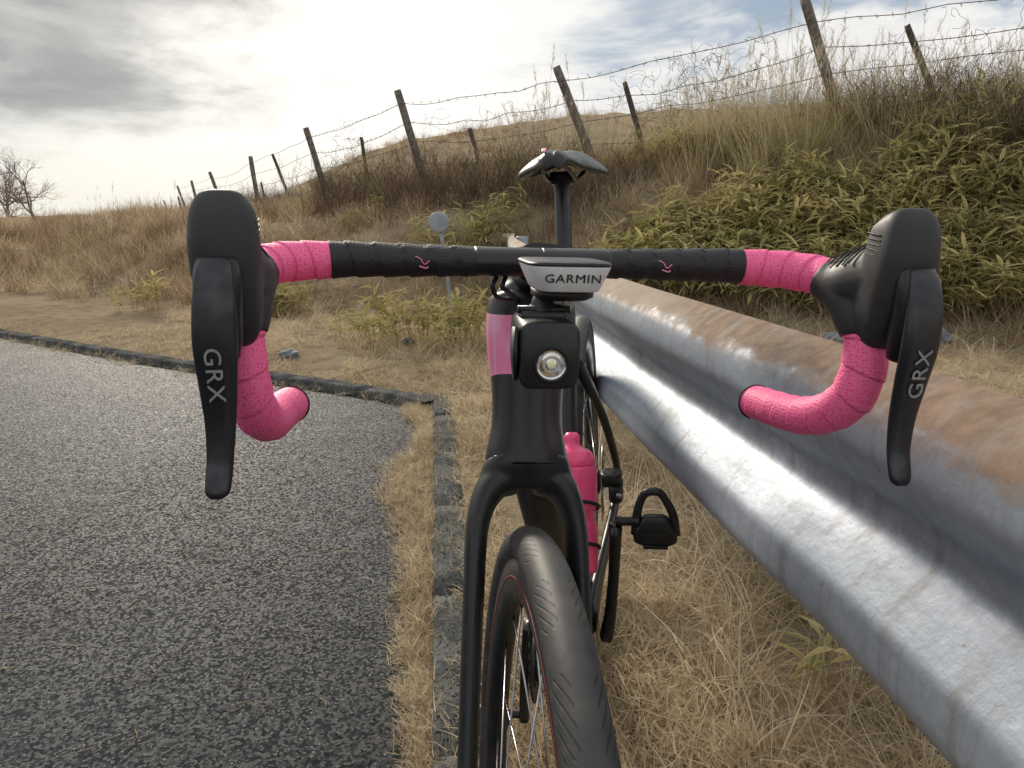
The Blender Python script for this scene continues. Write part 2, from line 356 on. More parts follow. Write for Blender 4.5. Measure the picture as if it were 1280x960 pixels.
cu=bpy.data.curves.new('computer_lettering','FONT'); cu.body='GARMIN'; cu.size=.0082; cu.extrude=.0002; cu.align_x='CENTER'; cu.align_y='CENTER'; cu.space_character=1.08; cu.materials.append(M_ink)
t=bpy.data.objects.new('computer_lettering',cu); S.collection.objects.link(t); t.parent=bike
t.matrix_local=STB@Matrix.Translation((0.0,-.0208,BZ-.0036))@Matrix.Rotation(R(90+17),4,'X')@Matrix.Diagonal((1.15,1,1,1))
LZ=.8435; LY=.002; LX=-.0145
sb('lamp_post',tube([(LX*.8,.016,BZ-.018),(LX,.012,LZ+.03),(LX,.006,LZ+.018)],[.0075,.008,.009],n=20),M_plastic)
sb('lamp_clamp',rbox((LX,.012,LZ+.0225),.0165,.014,.004),M_plastic)
sb('lamp_clamp_screw',tube([(LX-.018,.006,LZ+.027),(LX+.018,.006,LZ+.027)],.0028,n=10),M_darkmetal)
sb('lamp_collar',tube([(LX*.8,.014,BZ-.030),(LX*.8,.014,BZ-.024)],.0115,n=24),M_darkmetal)
k_=.95; kz=1.0
lb=sweep([(LX,LY-.028,LZ,.0195*k_,.0205*kz),(LX,LY-.0265,LZ,.0210*k_,.0222*kz),(LX,LY-.020,LZ,.0215*k_,.0226*kz),(LX,LY+.02,LZ+.002,.0205*k_,.0215*kz),(LX,LY+.042,LZ+.003,.019*k_,.019*kz)],hint=(1,0,0),n=48,e=5.5)[:2]
sb('lamp_body',lb,M_plastic)
sb('lamp_side_bracket',sweep([(LX-.0222,LY-.018,LZ+.018,.0018,.008),(LX-.0230,LY-.020,LZ-.002,.0020,.009),(LX-.0215,LY-.016,LZ-.016,.0016,.006)],hint=(1,0,0),n=16,e=3)[:2],M_darkmetal)
def ydisc(c,prof,n=40):
    V=[];F=[]
    k=len(prof)
    for i in range(n):
        a=2*np.pi*i/n
        for (r,y) in prof: V.append((c[0]+r*math.cos(a),c[1]+y,c[2]+r*math.sin(a)))
    for i in range(n):
        for j in range(k-1):
            i2=(i+1)%n; F.append((i*k+j,i*k+j+1,i2*k+j+1,i2*k+j))
    return np.array(V),F
M_reflector=simple('lamp_reflector',(.75,.75,.74),None,30,.12,1,rv=.02)
m,nt,b=newmat('led'); b.inputs['Base Color'].default_value=(.9,.85,.55,1); b.inputs['Roughness'].default_value=.3; M_led=m
lc=(LX+.001,LY-.0283,LZ-.0055)
sb('lamp_rim',ydisc(lc,[(.0120,.002),(.0120,-.0012),(.0108,-.0016),(.0098,-.0004)]),M_darkmetal)
sb('lamp_reflector_bowl',ydisc(lc,[(.0098,-.0005),(.0082,.0003),(.0068,-.0008),(.0045,.0002),(.003,-.0004)]),M_reflector)
sb('lamp_led',ydisc(lc,[(.003,-.0004),(.002,-.0012),(.0001,-.0014)]),M_led)

m,nt,b=newmat('frame_paint'); M_frame=m
tc=N(nt,'ShaderNodeTexCoord').outputs['Object']; z_=N(nt,'ShaderNodeSeparateXYZ'); nt.links.new(tc,z_.inputs[0])
x2_=mathn(nt,'POWER',mathn(nt,'MULTIPLY',mathn(nt,'ABSOLUTE',z_.outputs['X']),28.),4.)
edge=mathn(nt,'SUBTRACT',z_.outputs['Z'],mathn(nt,'MULTIPLY',x2_,-.010))
mask=mathn(nt,'MULTIPLY',mr(nt,edge,.7965,.7970),mr(nt,z_.outputs['Z'],.8480,.8485,1,0))
mask=mathn(nt,'MULTIPLY',mask,mr(nt,z_.outputs['Y'],.225,.226,1,0))
pk=mixc(nt,mr(nt,noise(nt,tc,25),.4,.6),(.90,.25,.46),(.95,.40,.58))
line=mathn(nt,'MULTIPLY',mr(nt,mathn(nt,'ABSOLUTE',mathn(nt,'ADD',z_.outputs['X'],.026)),.0006,.0009,1,0),.6)
pk=mixc(nt,line,pk,(.9,.6,.7))
nt.links.new(mixc(nt,mask,(.012,.012,.013),pk),b.inputs['Base Color']); b.inputs['Roughness'].default_value=.36
ht=sweep(cr([(0,yax(.712)+.004,.712,.0385,.040),(0,yax(.718)+.004,.718,.0375,.040),(0,yax(.745)+.006,.745,.0325,.040),(0,yax(.78)+.006,.78,.0335,.040),(0,yax(.81)+.004,.81,.0375,.040),(0,yax(.840),.840,.0380,.039),(0,yax(.855),.855,.0355,.038),(0,yax(.860),.860,.031,.035)],6),hint=(1,0,0),n=40,e=2.3)[:2]
fr('head_tube',ht,M_frame,shear=False)
tt=sweep(cr([(0,yax(.81)+.02,.818,.024,.024),(0,.40,.812,.020,.017),(0,.60,.806,.0175,.014),(0,.745,.800,.0165,.014)],6),hint=(1,0,0),n=24,e=2.6)[:2]
fr('top_tube',tt,M_carbon)
dt=sweep(cr([(0,yax(.75)+.02,.752,.028,.032),(0,.30,.60,.024,.028),(0,.44,.435,.024,.028),(0,.575,.285,.03,.03)],6),hint=(1,0,0),n=24,e=2.6)[:2]
fr('down_tube',dt,M_carbon)
stt=sweep(cr([(0,.585,.27,.028,.024),(0,.63,.40,.017,.024),(0,.69,.60,.015,.022),(0,.752,.815,.0165,.022)],6),hint=(1,0,0),n=24,e=2.4)[:2]
fr('seat_tube',stt,M_carbon)
fr('seat_post',sweep(cr([(0,.745,.79,.0135,.018),(0,.775,.90,.0135,.018),(0,.800,.985,.0135,.018),(0,.806,1.003,.012,.016)],4),hint=(1,0,0),n=24,e=2.2)[:2],M_carbon)
fr('post_clamp',rbox((0,.806,1.000),.020,.022,.010,e=3),M_darkmetal)
fr('bottom_bracket',lathe([(-.043,.021),(-.043,.0001),(.043,.0001),(.043,.021)],48,False,(0,.585,.27)),M_carbon)
RA0=(0,1.0,.345); RA=(0,1.0,.402)
for s in (-1,1):
    fr('seat_stay',sweep(cr([(s*.012,.715,.700,.011,.012),(s*.038,.79,.60,.0085,.010),(s*.064,.91,.45,.0075,.009),(s*.071,.985,.362,.0075,.012)],6),hint=(1,0,0),n=16)[:2],M_carbon)
    fr('chain_stay',sweep(cr([(s*.030,.60,.275,.014,.022),(s*.040,.72,.285,.010,.019),(s*.060,.88,.320,.009,.014),(s*.069,.985,.343,.008,.013)],6),hint=(1,0,0),n=16,e=2.4)[:2],M_carbon)
fr('rear_caliper',join(rbox((.068,.90,.372),.014,.034,.016,e=3),rbox((.060,.90,.395),.020,.022,.012,e=3)),M_darkmetal)
fr('caliper_bolt',ydisc((.074,.865,.374),[(.005,.0),(.005,-.003),(.0005,-.003)]),M_alloy)
ys=[.600,.612,.64,.68,.72,.76,.80,.84,.862,.872]; ws=[.012,.020,.024,.028,.040,.060,.075,.080,.075,.055]
dr=[.010,.012,.014,.016,.022,.030,.038,.042,.040,.030]; zt=[1.018,1.028,1.033,1.035,1.037,1.041,1.046,1.050,1.050,1.046]
rows=cr(np.array([(0,a,b_,c_,d_) for a,b_,c_,d_ in zip(ys,ws,dr,zt)]),4); n=18; rings=[]
for _,y,w,d,z in rows:
    tt_=np.linspace(-1,1,n); top=np.stack([w*tt_,np.full(n,y),z-d*np.abs(tt_)**2.0-.004*np.exp(-(tt_/.16)**2)],1)
    bt=tt_[::-1]; bot=np.stack([w*.93*bt,np.full(n,y),z-d*np.abs(bt)**2.0-.008-.012*(1-np.abs(bt)**4)*.6],1)
    rings.append(np.concatenate([top,bot]))
V=np.concatenate(rings); F=[]; k=2*n
for i in range(len(rings)-1):
    for j in range(k): F.append((i*k+j,i*k+(j+1)%k,(i+1)*k+(j+1)%k,(i+1)*k+j))
F+= [tuple(range(k))[::-1],tuple(range(len(V)-k,len(V)))]
o=fr('saddle',(V,F),M_plastic); sub=o.modifiers.new('s','SUBSURF'); sub.levels=sub.render_levels=1
fr('saddle_stripe',sweep(cr([(-.012,.6115,1.0265,.003,.001),(-.0135,.64,1.0335,.004,.001),(-.016,.70,1.0365,.004,.001),(-.020,.76,1.0400,.003,.001)],4),hint=(1,0,0),n=10)[:2],M_pinkp)
for s in (-1,1):
    fr('saddle_rail',tube([(s*.010,.635,1.014),(s*.020,.69,1.003),(s*.022,.76,.999),(s*.022,.83,1.000),(s*.034,.858,1.012)],.0035,n=10),M_darkmetal)
legs=[]
for s in (-1,1):
    legs.append(sweep(cr([(s*.014,yax(.700),.700,.018,.028),(s*.032,yax(.69)-.002,.690,.0145,.026),(s*.0440,yax(.665)-.006,.662,.0108,.022),(s*.0475,yax(.61)-.012,.61,.0096,.020),(s*.051,yax(.50)-.025,.50,.0090,.017),(s*.054,yax(.40)-.038,.41,.0088,.013),(s*.055,.004,.345,.009,.012)],6),hint=(1,0,0.0),n=20,e=2.2)[:2])
crown=sweep(cr([(0,yax(.692),.690,.034,.020),(0,yax(.697),.697,.0425,.028),(0,yax(.704)+.001,.704,.0415,.036),(0,yax(.7100)+.003,.7100,.0385,.040)],4),hint=(1,0,0),n=32,e=2.4)[:2]
o=st('fork',join(crown,*legs),M_carbon); remesh(o,.0020,3)
def wheel(prefix,fn,c,kw={}):
    ph=np.linspace(-2.45,2.45,31); tr=.0170; rc=.3265
    prof=[(tr*1.0*math.sin(p),rc+tr*math.cos(p)) for p in ph]
    V,F=lathe(prof,160,False,c); k=len(prof)
    ang=np.repeat(np.arange(160)/160*2*np.pi*.345,k); ac=np.tile(ph/2.45,160)
    fn(prefix+'_tyre',(V,F),M_tyre,attrs={'ang':ang,'across':ac},**kw)
    fn(prefix+'_rim',lathe([(-.0118,.317),(-.0128,.300),(-.0115,.285),(-.005,.274),(.005,.274),(.0115,.285),(.0128,.300),(.0118,.317)],128,True,c),M_carbon,**kw)
    for s in (-1,1): fn(prefix+'_rim_line',lathe([(s*.0130,.2975),(s*.0132,.298),(s*.0132,.2988),(s*.0130,.2993)],128,True,c),M_red,**kw)
    fn(prefix+'_hub',lathe([(-.050,.0001),(-.050,.010),(-.040,.011),(-.034,.021),(-.030,.021),(-.026,.012),(.020,.012),(.026,.025),(.032,.025),(.036,.012),(.050,.010),(.050,.0001)],40,False,c),M_darkmetal,**kw)
    parts=[]
    for i in range(24):
        a=2*np.pi*i/24; s=1 if i%2 else -1; da=(.45 if (i//2)%2 else -.45)
        h=(c[0]+s*.030,c[1]+.021*math.cos(a+da*2),c[2]+.021*math.sin(a+da*2)); r=(c[0],c[1]+.276*math.cos(a),c[2]+.276*math.sin(a))
        parts.append(tube([h,r],.0010,n=6))
    fn(prefix+'_spokes',join(*parts),M_alloy,**kw)
    parts=[lathe([(.0385,.066),(.0385,.080),(.0403,.080),(.0403,.066)],64,True,c)]
    for i in range(6):
        a=i*np.pi/3; parts.append(tube([(c[0]+.0394,c[1]+.018*math.cos(a),c[2]+.018*math.sin(a)),(c[0]+.0394,c[1]+.067*math.cos(a+.5),c[2]+.067*math.sin(a+.5))],.0022,n=6))
    fn(prefix+'_brake_disc',join(*parts),M_alloy,**kw)
wheel('front',st,(0,0,.3435)); wheel('rear',fr,RA,{'shear':False})
st('front_caliper',rbox((.052,.055,.40),.014,.018,.034,e=3),M_darkmetal)
for (r,nm,x) in ((.105,'chainring',-.050),(.080,'inner_chainring',-.043)):
    n=160; V=[];F=[]
    for i in range(n):
        a=2*np.pi*i/n; rr=r+(.003 if (i%4)<2 else -.001)
        for x_,q in ((x-.0015,rr),(x+.0015,rr),(x+.0015,r*.82),(x-.0015,r*.82)): V.append((x_,.585+q*math.cos(a),.27+q*math.sin(a)))
    for i in range(n):
        for j in range(4): i2=(i+1)%n; F.append((i*4+j,i*4+(j+1)%4,i2*4+(j+1)%4,i2*4+j))
    fr(nm,(np.array(V),F),M_darkmetal)
cas=[]
for i in range(11): cas.append(lathe([(-.055+.0035*i,.020),(-.055+.0035*i,.026+.0028*i),(-.0535+.0035*i,.026+.0028*i),(-.0535+.0035*i,.020)],60,True,RA0))
fr('cassette',join(*cas),M_darkmetal)
fr('rear_derailleur',join(rbox((-.062,1.03,.30),.008,.014,.030,e=3),rbox((-.058,1.01,.245),.004,.012,.040,e=3),lathe([(-.064,.001),(-.064,.022),(-.060,.022),(-.060,.001)],24,False,(0,1.01,.21))),M_darkmetal)
fr('chain',tube([(-.047,.585,.377),(-.05,.80,.38),(-.05,1.0,.39)],.0035,n=6),M_darkmetal)
fr('chain_lower',tube([(-.047,.60,.165),(-.05,.80,.185),(-.052,1.01,.195)],.0035,n=6),M_darkmetal)
fr('spider',join(*[tube([(-.052,.585,.27),(-.050,.585+.09*math.cos(a),.27+.09*math.sin(a))],[.012,.005],n=10) for a in np.arange(4)*np.pi/2+.6]),M_darkmetal)
fr('crank_arm',sweep(cr([(.058,.585,.262,.011,.018),(.064,.583,.30,.0095,.015),(.070,.578,.37,.0085,.012),(.074,.573,.450,.010,.014)],5),hint=(1,0,0),n=20,e=2.6)[:2],M_gloss)
fr('crank_arm',sweep(cr([(-.062,.585,.278,.011,.018),(-.068,.587,.24,.009,.015),(-.075,.592,.17,.0075,.012),(-.078,.597,.10,.009,.014)],5),hint=(1,0,0),n=20,e=2.6)[:2],M_gloss)
def pedal(s,cx,cy,cz):
    fr('pedal_axle',tube([(s*cx,cy,cz),(s*(cx+.022),cy,cz),(s*(cx+.035),cy,cz)],[.0075,.0065,.010],n=16),M_darkmetal)
    px=s*(cx+.058)
    body=sweep(cr([(px,cy,cz-.036,.021,.006),(px,cy,cz-.030,.031,.008),(px,cy,cz-.016,.032,.010),(px,cy,cz-.006,.027,.011),(px,cy,cz+.006,.020,.010),(px,cy,cz+.010,.015,.007)],5),hint=(1,0,0),n=32,e=4)[:2]
    parts=[body]
    lp=cr([(px-.029,cy,cz-.020,.0045,.007),(px-.026,cy,cz+.012,.0048,.0065),(px-.019,cy-.001,cz+.036,.0045,.006),(px-.010,cy-.002,cz+.047,.006,.006),(px+.006,cy-.002,cz+.047,.006,.006),(px+.015,cy-.001,cz+.036,.0045,.006),(px+.026,cy,cz+.012,.0048,.0065),(px+.030,cy,cz-.020,.0045,.007)],6)
    parts.append(sweep(lp,hint=(0,1,0),n=12)[:2]); fr('pedal',join(*parts),M_plastic)
    fr('pedal_plate',rbox((px,cy-.0105,cz-.022),.020,.0012,.008,e=5),M_darkmetal)
    fr('pedal_spring',tube([(px-.018,cy-.006,cz-.036),(px+.018,cy-.006,cz-.036)],.004,n=10),M_darkmetal)
pedal(1,.074,.573,.457); pedal(-1,.080,.597,.105)
u=norm(np.array([0,.30,1.])); nrm=np.array([0,-.958,.287]); base=np.array([.010,.632,.360])+nrm*.068
bp=[(0,.030),(.004,.0365),(.06,.037),(.075,.0335),(.088,.0335),(.10,.037),(.150,.037),(.157,.034)]
fr('bottle',sweep(cr([list(base+u*a)+[r,r] for a,r in bp],4),hint=(1,0,0),n=32)[:2],M_bottle)
fr('bottle_cap',sweep(cr([list(base+u*a)+[r,r] for a,r in ((.157,.035),(.168,.035),(.180,.028),(.190,.013),(.205,.0125),(.212,.008))],4),hint=(1,0,0),n=32)[:2],M_bottle)
cg=[]
for a in (.035,.095):
    pts=[]
    for q in np.linspace(-2.4,2.4,14): pts.append(base+u*(a+.012*math.cos(q))+.0395*(math.sin(q)*np.array([1,0,0])+math.cos(q)*nrm*.98))
    cg.append(tube(pts,.0028,n=8,sm=3))
cg.append(tube([base-nrm*.04+u*.0,base-nrm*.04+u*.12],.006,n=8)); fr('bottle_cage',join(*cg),M_plastic)

# ---------------------------------------------------------------- terrain functions
K=np.array([(.27,-3),(-.362,3.45),(-.46,3.84),(-.72,4.10),(-1.16,4.38),(-2.25,5.02),(-4.0,6.2),(-9.2,9.8),(-30,24),(-90,66)],float)
Fn=np.array([(60,-28),(12,3.2),(6.2,7.1),(3.5,8.6),(1.2,10.2),(-1.15,11.3),(-3.2,14.0),(-9.,25),(-20,48),(-48,105),(-150,300)],float)
Fh=np.array([2.1,2.1,1.95,1.70,1.46,1.24,1.0,1.0,1.0,1.5,3.]); Fw=np.array([4,3.2,3.4,3.6,3.9,4.6,6.5,12,22,40,90.])
def pld(P,x,y,vals=()):
    x=np.asarray(x,float); y=np.asarray(y,float); best=np.full(x.shape,1e9); sg=np.zeros(x.shape); out=[np.zeros(x.shape) for _ in vals]
    for i in range(len(P)-1):
        a=P[i]; d=P[i+1]-a; L=d@d; t=((x-a[0])*d[0]+(y-a[1])*d[1])/L; tc=np.clip(t,0,1)
        dx=x-(a[0]+tc*d[0]); dy=y-(a[1]+tc*d[1]); q=np.hypot(dx,dy); m=q<best
        cr_=d[0]*(y-a[1])-d[1]*(x-a[0])
        best=np.where(m,q,best); sg=np.where(m,np.sign(cr_),sg)
        for k,v in enumerate(vals): out[k]=np.where(m,v[i]+(v[i+1]-v[i])*tc,out[k])
    return best*sg,out
sm=lambda t:np.clip(t,0,1)**2*(3-2*np.clip(t,0,1))
def wob(x,y):
    return (np.sin(x*1.7+y*.9)+np.sin(x*-.8+y*2.1+1.3)+np.sin(x*3.1-y*2.7+.5)*.5)/2.5
def dK(x,y): return -pld(K,x,y)[0]
def H(x,y):
    x=np.asarray(x,float); y=np.asarray(y,float)
    d,(ch,w)=pld(Fn,x,y,(Fh,Fw)); d=-d
    k=dK(x,y)
    bank=ch*sm((d+w)/w)
    bank=bank*sm((k-.6)/3.2)
    beyond=np.where(d>0,np.minimum(d,12)*.05,0)
    h=bank+beyond+.07*wob(x,y)*sm((k-.8)/2)*np.clip(np.hypot(x,y)/8,.2,3)
    h=h+.14*np.clip(k-.12,0,.38)
    ridge=np.interp(x,[-60,-30,-20,-11,-5.6,3,14,40],[-.2,.1,.9,2.3,3.4,4.6,5.2,5.5])
    h=h+ridge*sm((y-20)/24)*sm((d-1)/8)
    h=np.where(k<.03,-.075,np.where(k<.09,-.075+(k-.03)/.06*.075,h))
    return h
def axis(lo,hi,c0,c1,step,g=1.09):
    a=list(np.arange(c0,c1,step)); s=step; v=a[-1]
    while v<hi: s*=g; v+=s; a.append(v)
    s=step; v=c0; b=[]
    while v>lo: s*=g; v-=s; b.append(v)
    return np.array(b[::-1]+a)
xs=axis(-500,500,-1.2,2.0,.05,1.045); yy=axis(-30,900,.2,6.,.06,1.04)
X,Y=np.meshgrid(xs,yy); Z=H(X,Y); nx=len(xs); ny=len(yy)
V=np.stack([X.ravel(),Y.ravel(),Z.ravel()],1)
i,j=np.meshgrid(np.arange(nx-1),np.arange(ny-1)); a=(j*nx+i).ravel(); F=np.stack([a,a+1,a+nx+1,a+nx],1)
mk('ground',V,F,M_ground,recalc=False)
poly=[(x,y,-.03) for x,y in K]+[(-90,-25,-.03),(.27,-25,-.03)]
mk('road',poly,[tuple(range(len(poly)))[::-1]],M_road,recalc=True,smooth=False)
if S.objects['road'].data.polygons[0].normal.z<0: S.objects['road'].data.flip_normals()
Kp=K[:-1]; parts=[]
Kc=cr(np.array(Kp[:8]),10)[:, :2]
seg=np.r_[0,np.cumsum(np.hypot(*np.diff(Kc,axis=0).T))]
tot=seg[-1]; q=0
while q<tot-.6:
    pr=[]
    for f in np.linspace(q,q+.597,6):
        x=np.interp(f,seg,Kc[:,0]); y=np.interp(f,seg,Kc[:,1]); x2=np.interp(f+.05,seg,Kc[:,0]); y2=np.interp(f+.05,seg,Kc[:,1])
        t=norm(np.array([x2-x,y2-y])); nn=np.array([t[1],-t[0]])
        pr.append((x+nn[0]*.045,y+nn[1]*.045,-.034+rng.normal(0,.0008),.052,.050))
    pr[0]=pr[0][:3]+(.050,.049); pr[-1]=pr[-1][:3]+(.050,.049)
    pr=np.array(pr); V,F,_=sweep(pr,hint=(0,0,1),n=28,e=7); V[:,2]+=rng.normal(0,.0012,len(V)); parts.append((V,F)); q+=.6
mk('kerb',*join(*parts),M_kerb)

# ---------------------------------------------------------------- guardrail
gr=empty('guardrail')
RP=cr(np.array([(.487,-1.2),(.437,-.2),(.400,.57),(.360,.95),(.305,1.45),(.253,2.0),(.175,3.0),(.10,4.3),(.045,5.8),(.03,7.0),(.04,7.9)]),10)
# flat-faced W profile: sloping flanges, flat crests, flat valley
pf=cr(np.array([(.000,.806),(.006,.8035),(.020,.796),(.040,.782),(.051,.768),(.0545,.755),(.0555,.735),(.054,.720),(.046,.704),(.024,.674),(.012,.660),(.007,.650),(.0065,.636),(.007,.622),(.012,.611),(.024,.597),(.046,.566),(.054,.552),(.0555,.538),(.0555,.518),(.0535,.503),(.044,.484),(.022,.460),(.008,.452),(.000,.449)]),3)
pf[:,1]=.797-(.806-pf[:,1])*.885
def railmesh(path):
    V=[];n=len(pf)
    T=np.gradient(path,axis=0)
    for i,(p,t) in enumerate(zip(path,T)):
        t=norm(t); nn=np.array([-t[1],t[0]])
        for o,z in pf: V.append((p[0]+nn[0]*(o+.012),p[1]+nn[1]*(o+.012),z))
    F=[]
    for i in range(len(path)-1):
        for j in range(n-1): a=i*n+j; F.append((a,a+1,a+n+1,a+n))
    return np.array(V),F
V,F=railmesh(RP); V[:,0]+=.0012*np.sin(V[:,1]*9)*np.sin(V[:,2]*40+V[:,1]*3); o=mk('beam',V,F,M_rail,gr); so=o.modifiers.new('s','SOLIDIFY'); so.thickness=.003; so.offset=0
EP=cr(np.array([(.048,7.84),(.03,8.1),(-.05,8.35),(-.2,8.5)]),6); V,F=railmesh(EP); M_end=simple('white_painted_steel',(.62,.60,.54),(.45,.40,.32),10,.5,.1)
o=mk('beam_end_wing',V+np.array([-.005,0,.0]),F,M_end,gr); so=o.modifiers.new('s','SOLIDIFY'); so.thickness=.004
for yv in (-.9,3.1,7.1):
    x=np.interp(yv,RP[:,1],RP[:,0])+.063
    mk('post',*tube([(x,yv,-.3),(x,yv,.3),(x,yv,.78),(x,yv,.79)],[.057,.057,.057,.05],n=28,sm=1),M_grey,gr)
    mk('bracket',*rbox((x-.055,yv,.645),.014,.035,.070,e=6),M_grey,gr)
    mk('bolt',*tube([(x-.088,yv,.647),(x-.072,yv,.647)],.011,n=8),M_grey,gr)

# ---------------------------------------------------------------- plants: sources
def ribbon(base,dirv,L,w,curve,segs,wd,sidev=None):
    p=np.array(base,float); d=norm(np.array(dirv,float)); V=[];side=norm(np.cross(d,(0,0,1.)) if sidev is None else sidev)
    for i in range(segs+1):
        f=i/segs; ww=wd(f)*w
        V+= [p-side*ww,p+side*ww]; d=norm(d+np.array([0,0,-curve/segs])); p=p+d*L/segs
    F=[(2*i,2*i+1,2*i+3,2*i+2) for i in range(segs)]
    return np.array(V),F
def tuft(n,h,w,spread,lean,curve,segs=3):
    P=[]
    for _ in range(n):
        a=rng.uniform(0,6.283); r=spread*math.sqrt(rng.uniform()); b=(r*math.cos(a),r*math.sin(a),-.01)
        a2=rng.uniform(0,6.283); l=lean*rng.uniform(.1,1); d=(math.cos(a2)*l,math.sin(a2)*l,1)
        L=h*rng.uniform(.45,1.15); sd=rng.normal(size=3); sd[2]*=.2; sd=norm(np.cross(d,sd))
        P.append(ribbon(b,d,L,w*rng.uniform(.6,1.2),curve*rng.uniform(.3,1.6),segs,lambda f:max(.08,1-f**1.5),sd))
    return P
def src(coll,name,P,mats,edge=None):
    V,F=join(*P); return mk(name,V,F,mats,coll=coll,recalc=False,smooth=True,attrs=({'edge':edge} if edge is not None else None))
def newc(n): return bpy.data.collections.new(n)
def leaf(b,d,L,w,droop):
    p=np.array(b,float); d=norm(np.array(d,float)); V=[];E=[]
    side=norm(np.cross(d,(0,0,1.))+1e-6); segs=4
    prof=[.25,1.,.95,.55,.03]
    for i in range(segs+1):
        up=np.cross(side,d); ww=w*prof[i]
        V+=[p-side*ww+up*ww*.35,p,p+side*ww+up*ww*.35]; E+=[1,0,1]
        d=norm(d+np.array([0,0,-droop/segs])); p=p+d*L/segs
    F=[]
    for i in range(segs):
        a=3*i; F+=[(a,a+1,a+4,a+3),(a+1,a+2,a+5,a+4)]
    return np.array(V),F,E
def sasa(coll,name,nst,hgt,spread):
    P=[];E=[]
    for _ in range(nst):
        a=rng.uniform(0,6.283); r=spread*math.sqrt(rng.uniform()); b=np.array((r*math.cos(a),r*math.sin(a),0)); hh=hgt*rng.uniform(.5,1.1)
        tip=b+np.array([rng.normal(0,.12)*hh,rng.normal(0,.12)*hh,hh]); V,F=tube([b,tip],.0022,n=3,sm=1); P.append((V,F)); E+=[.6]*len(V)
        for k in range(rng.integers(5,8)):
            f=rng.uniform(.5,1.0); q=b+(tip-b)*f; a2=rng.uniform(0,6.283); el=rng.uniform(-.1,1.1)
            V,F,e=leaf(q,(math.cos(a2),math.sin(a2),el),rng.uniform(.09,.19),rng.uniform(.008,.015),rng.uniform(.2,1.1)); P.append((V,F)); E+=e
    return src(coll,name,P,M_sasa,E)
def instancer(name,coll,pts,rot,scl,idx):
    me=bpy.data.meshes.new(name); me.vertices.add(len(pts)); me.vertices.foreach_set('co',np.asarray(pts,np.float32).ravel())
    a=me.attributes.new('rot','FLOAT_VECTOR','POINT'); a.data.foreach_set('vector',np.asarray(rot,np.float32).ravel())
    a=me.attributes.new('scl','FLOAT','POINT'); a.data.foreach_set('value',np.asarray(scl,np.float32))
    a=me.attributes.new('idx','INT','POINT'); a.data.foreach_set('value',np.asarray(idx,np.int32))
    o=bpy.data.objects.new(name,me); S.collection.objects.link(o)
    g=bpy.data.node_groups.new(name,'GeometryNodeTree'); g.interface.new_socket('Geometry',in_out='INPUT',socket_type='NodeSocketGeometry'); g.interface.new_socket('Geometry',in_out='OUTPUT',socket_type='NodeSocketGeometry')
    gi=g.nodes.new('NodeGroupInput'); go=g.nodes.new('NodeGroupOutput'); ip_=g.nodes.new('GeometryNodeInstanceOnPoints'); ci=g.nodes.new('GeometryNodeCollectionInfo'); rl=g.nodes.new('GeometryNodeRealizeInstances')
    ci.inputs['Collection'].default_value=coll; ci.inputs['Separate Children'].default_value=True; ci.inputs['Reset Children'].default_value=True
    ip_.inputs['Pick Instance'].default_value=True
    def na(nm,t):
        n=g.nodes.new('GeometryNodeInputNamedAttribute'); n.data_type=t; n.inputs['Name'].default_value=nm
        return next(q for q in n.outputs if q.enabled)
    L=g.links.new
    L(gi.outputs[0],ip_.inputs['Points']); L(ci.outputs[0],ip_.inputs['Instance']); L(na('idx','INT'),ip_.inputs['Instance Index'])
    L(na('rot','FLOAT_VECTOR'),ip_.inputs['Rotation']); L(na('scl','FLOAT'),ip_.inputs['Scale']); L(ip_.outputs[0],rl.inputs[0]); L(rl.outputs[0],go.inputs[0])
    md=o.modifiers.new('scatter','NODES'); md.node_group=g; return o
def scatter(name,coll,x,y,smin,smax,tilt=.15,zoff=0):
    n=len(x); z=H(x,y)+zoff; rot=np.stack([rng.normal(0,tilt,n),rng.normal(0,tilt,n),rng.uniform(0,6.283,n)],1)
    return instancer(name,coll,np.stack([x,y,z],1),rot,rng.uniform(smin,smax,n),rng.integers(0,len(coll.objects),n))
def cand(n,rmin,rmax,p=1.,fov=.82):
    u_=rng.uniform(0,1,n)
    e=2-p
    r=(rmin**e+(rmax**e-rmin**e)*u_)**(1/e) if abs(e)>1e-6 else rmin*(rmax/rmin)**u_
    a=rng.uniform(-math.atan(fov),math.atan(fov),n); return r*np.sin(a),r*np.cos(a)
def pn(x,y,s,seed=0):
    r=np.random.default_rng(seed); v=0
    for k in range(6):
        a=r.uniform(0,6.28); f=s*r.uniform(.6,2.2); v=v+np.sin((x*math.cos(a)+y*math.sin(a))*f+r.uniform(0,6.28))
    return v/2.4

C_turf=newc('turf_src')
for k in range(6): src(C_turf,f'turf_{k}',tuft(38,.06,.0013,.065,1.7,.9,2),M_straw)
C_long=newc('long_src')
for k in range(5): src(C_long,f'long_{k}',tuft(24,.30,.0020,.06,1.1,1.5,4),M_straw)
C_brush=newc('brush_src')
for k in range(5): src(C_brush,f'brush_{k}',tuft(46,.42,.0036,.17,.85,.7,2),M_brush)
for k in range(3): src(C_brush,f'brush_s{k}',tuft(42,.40,.0036,.17,.85,.9,2),M_straw)
C_sasa=newc('sasa_src')
for k in range(5): sasa(C_sasa,f'sasa_{k}',7,.38,.16)
C_pam=newc('pampas_src')
for k in range(4): src(C_pam,f'pam_{k}',tuft(26,1.0,.0040,.10,.42,.9,4),M_pampas)
for k in range(2): src(C_pam,f'pamg_{k}',tuft(20,.90,.006,.10,.5,1.1,4),M_green)
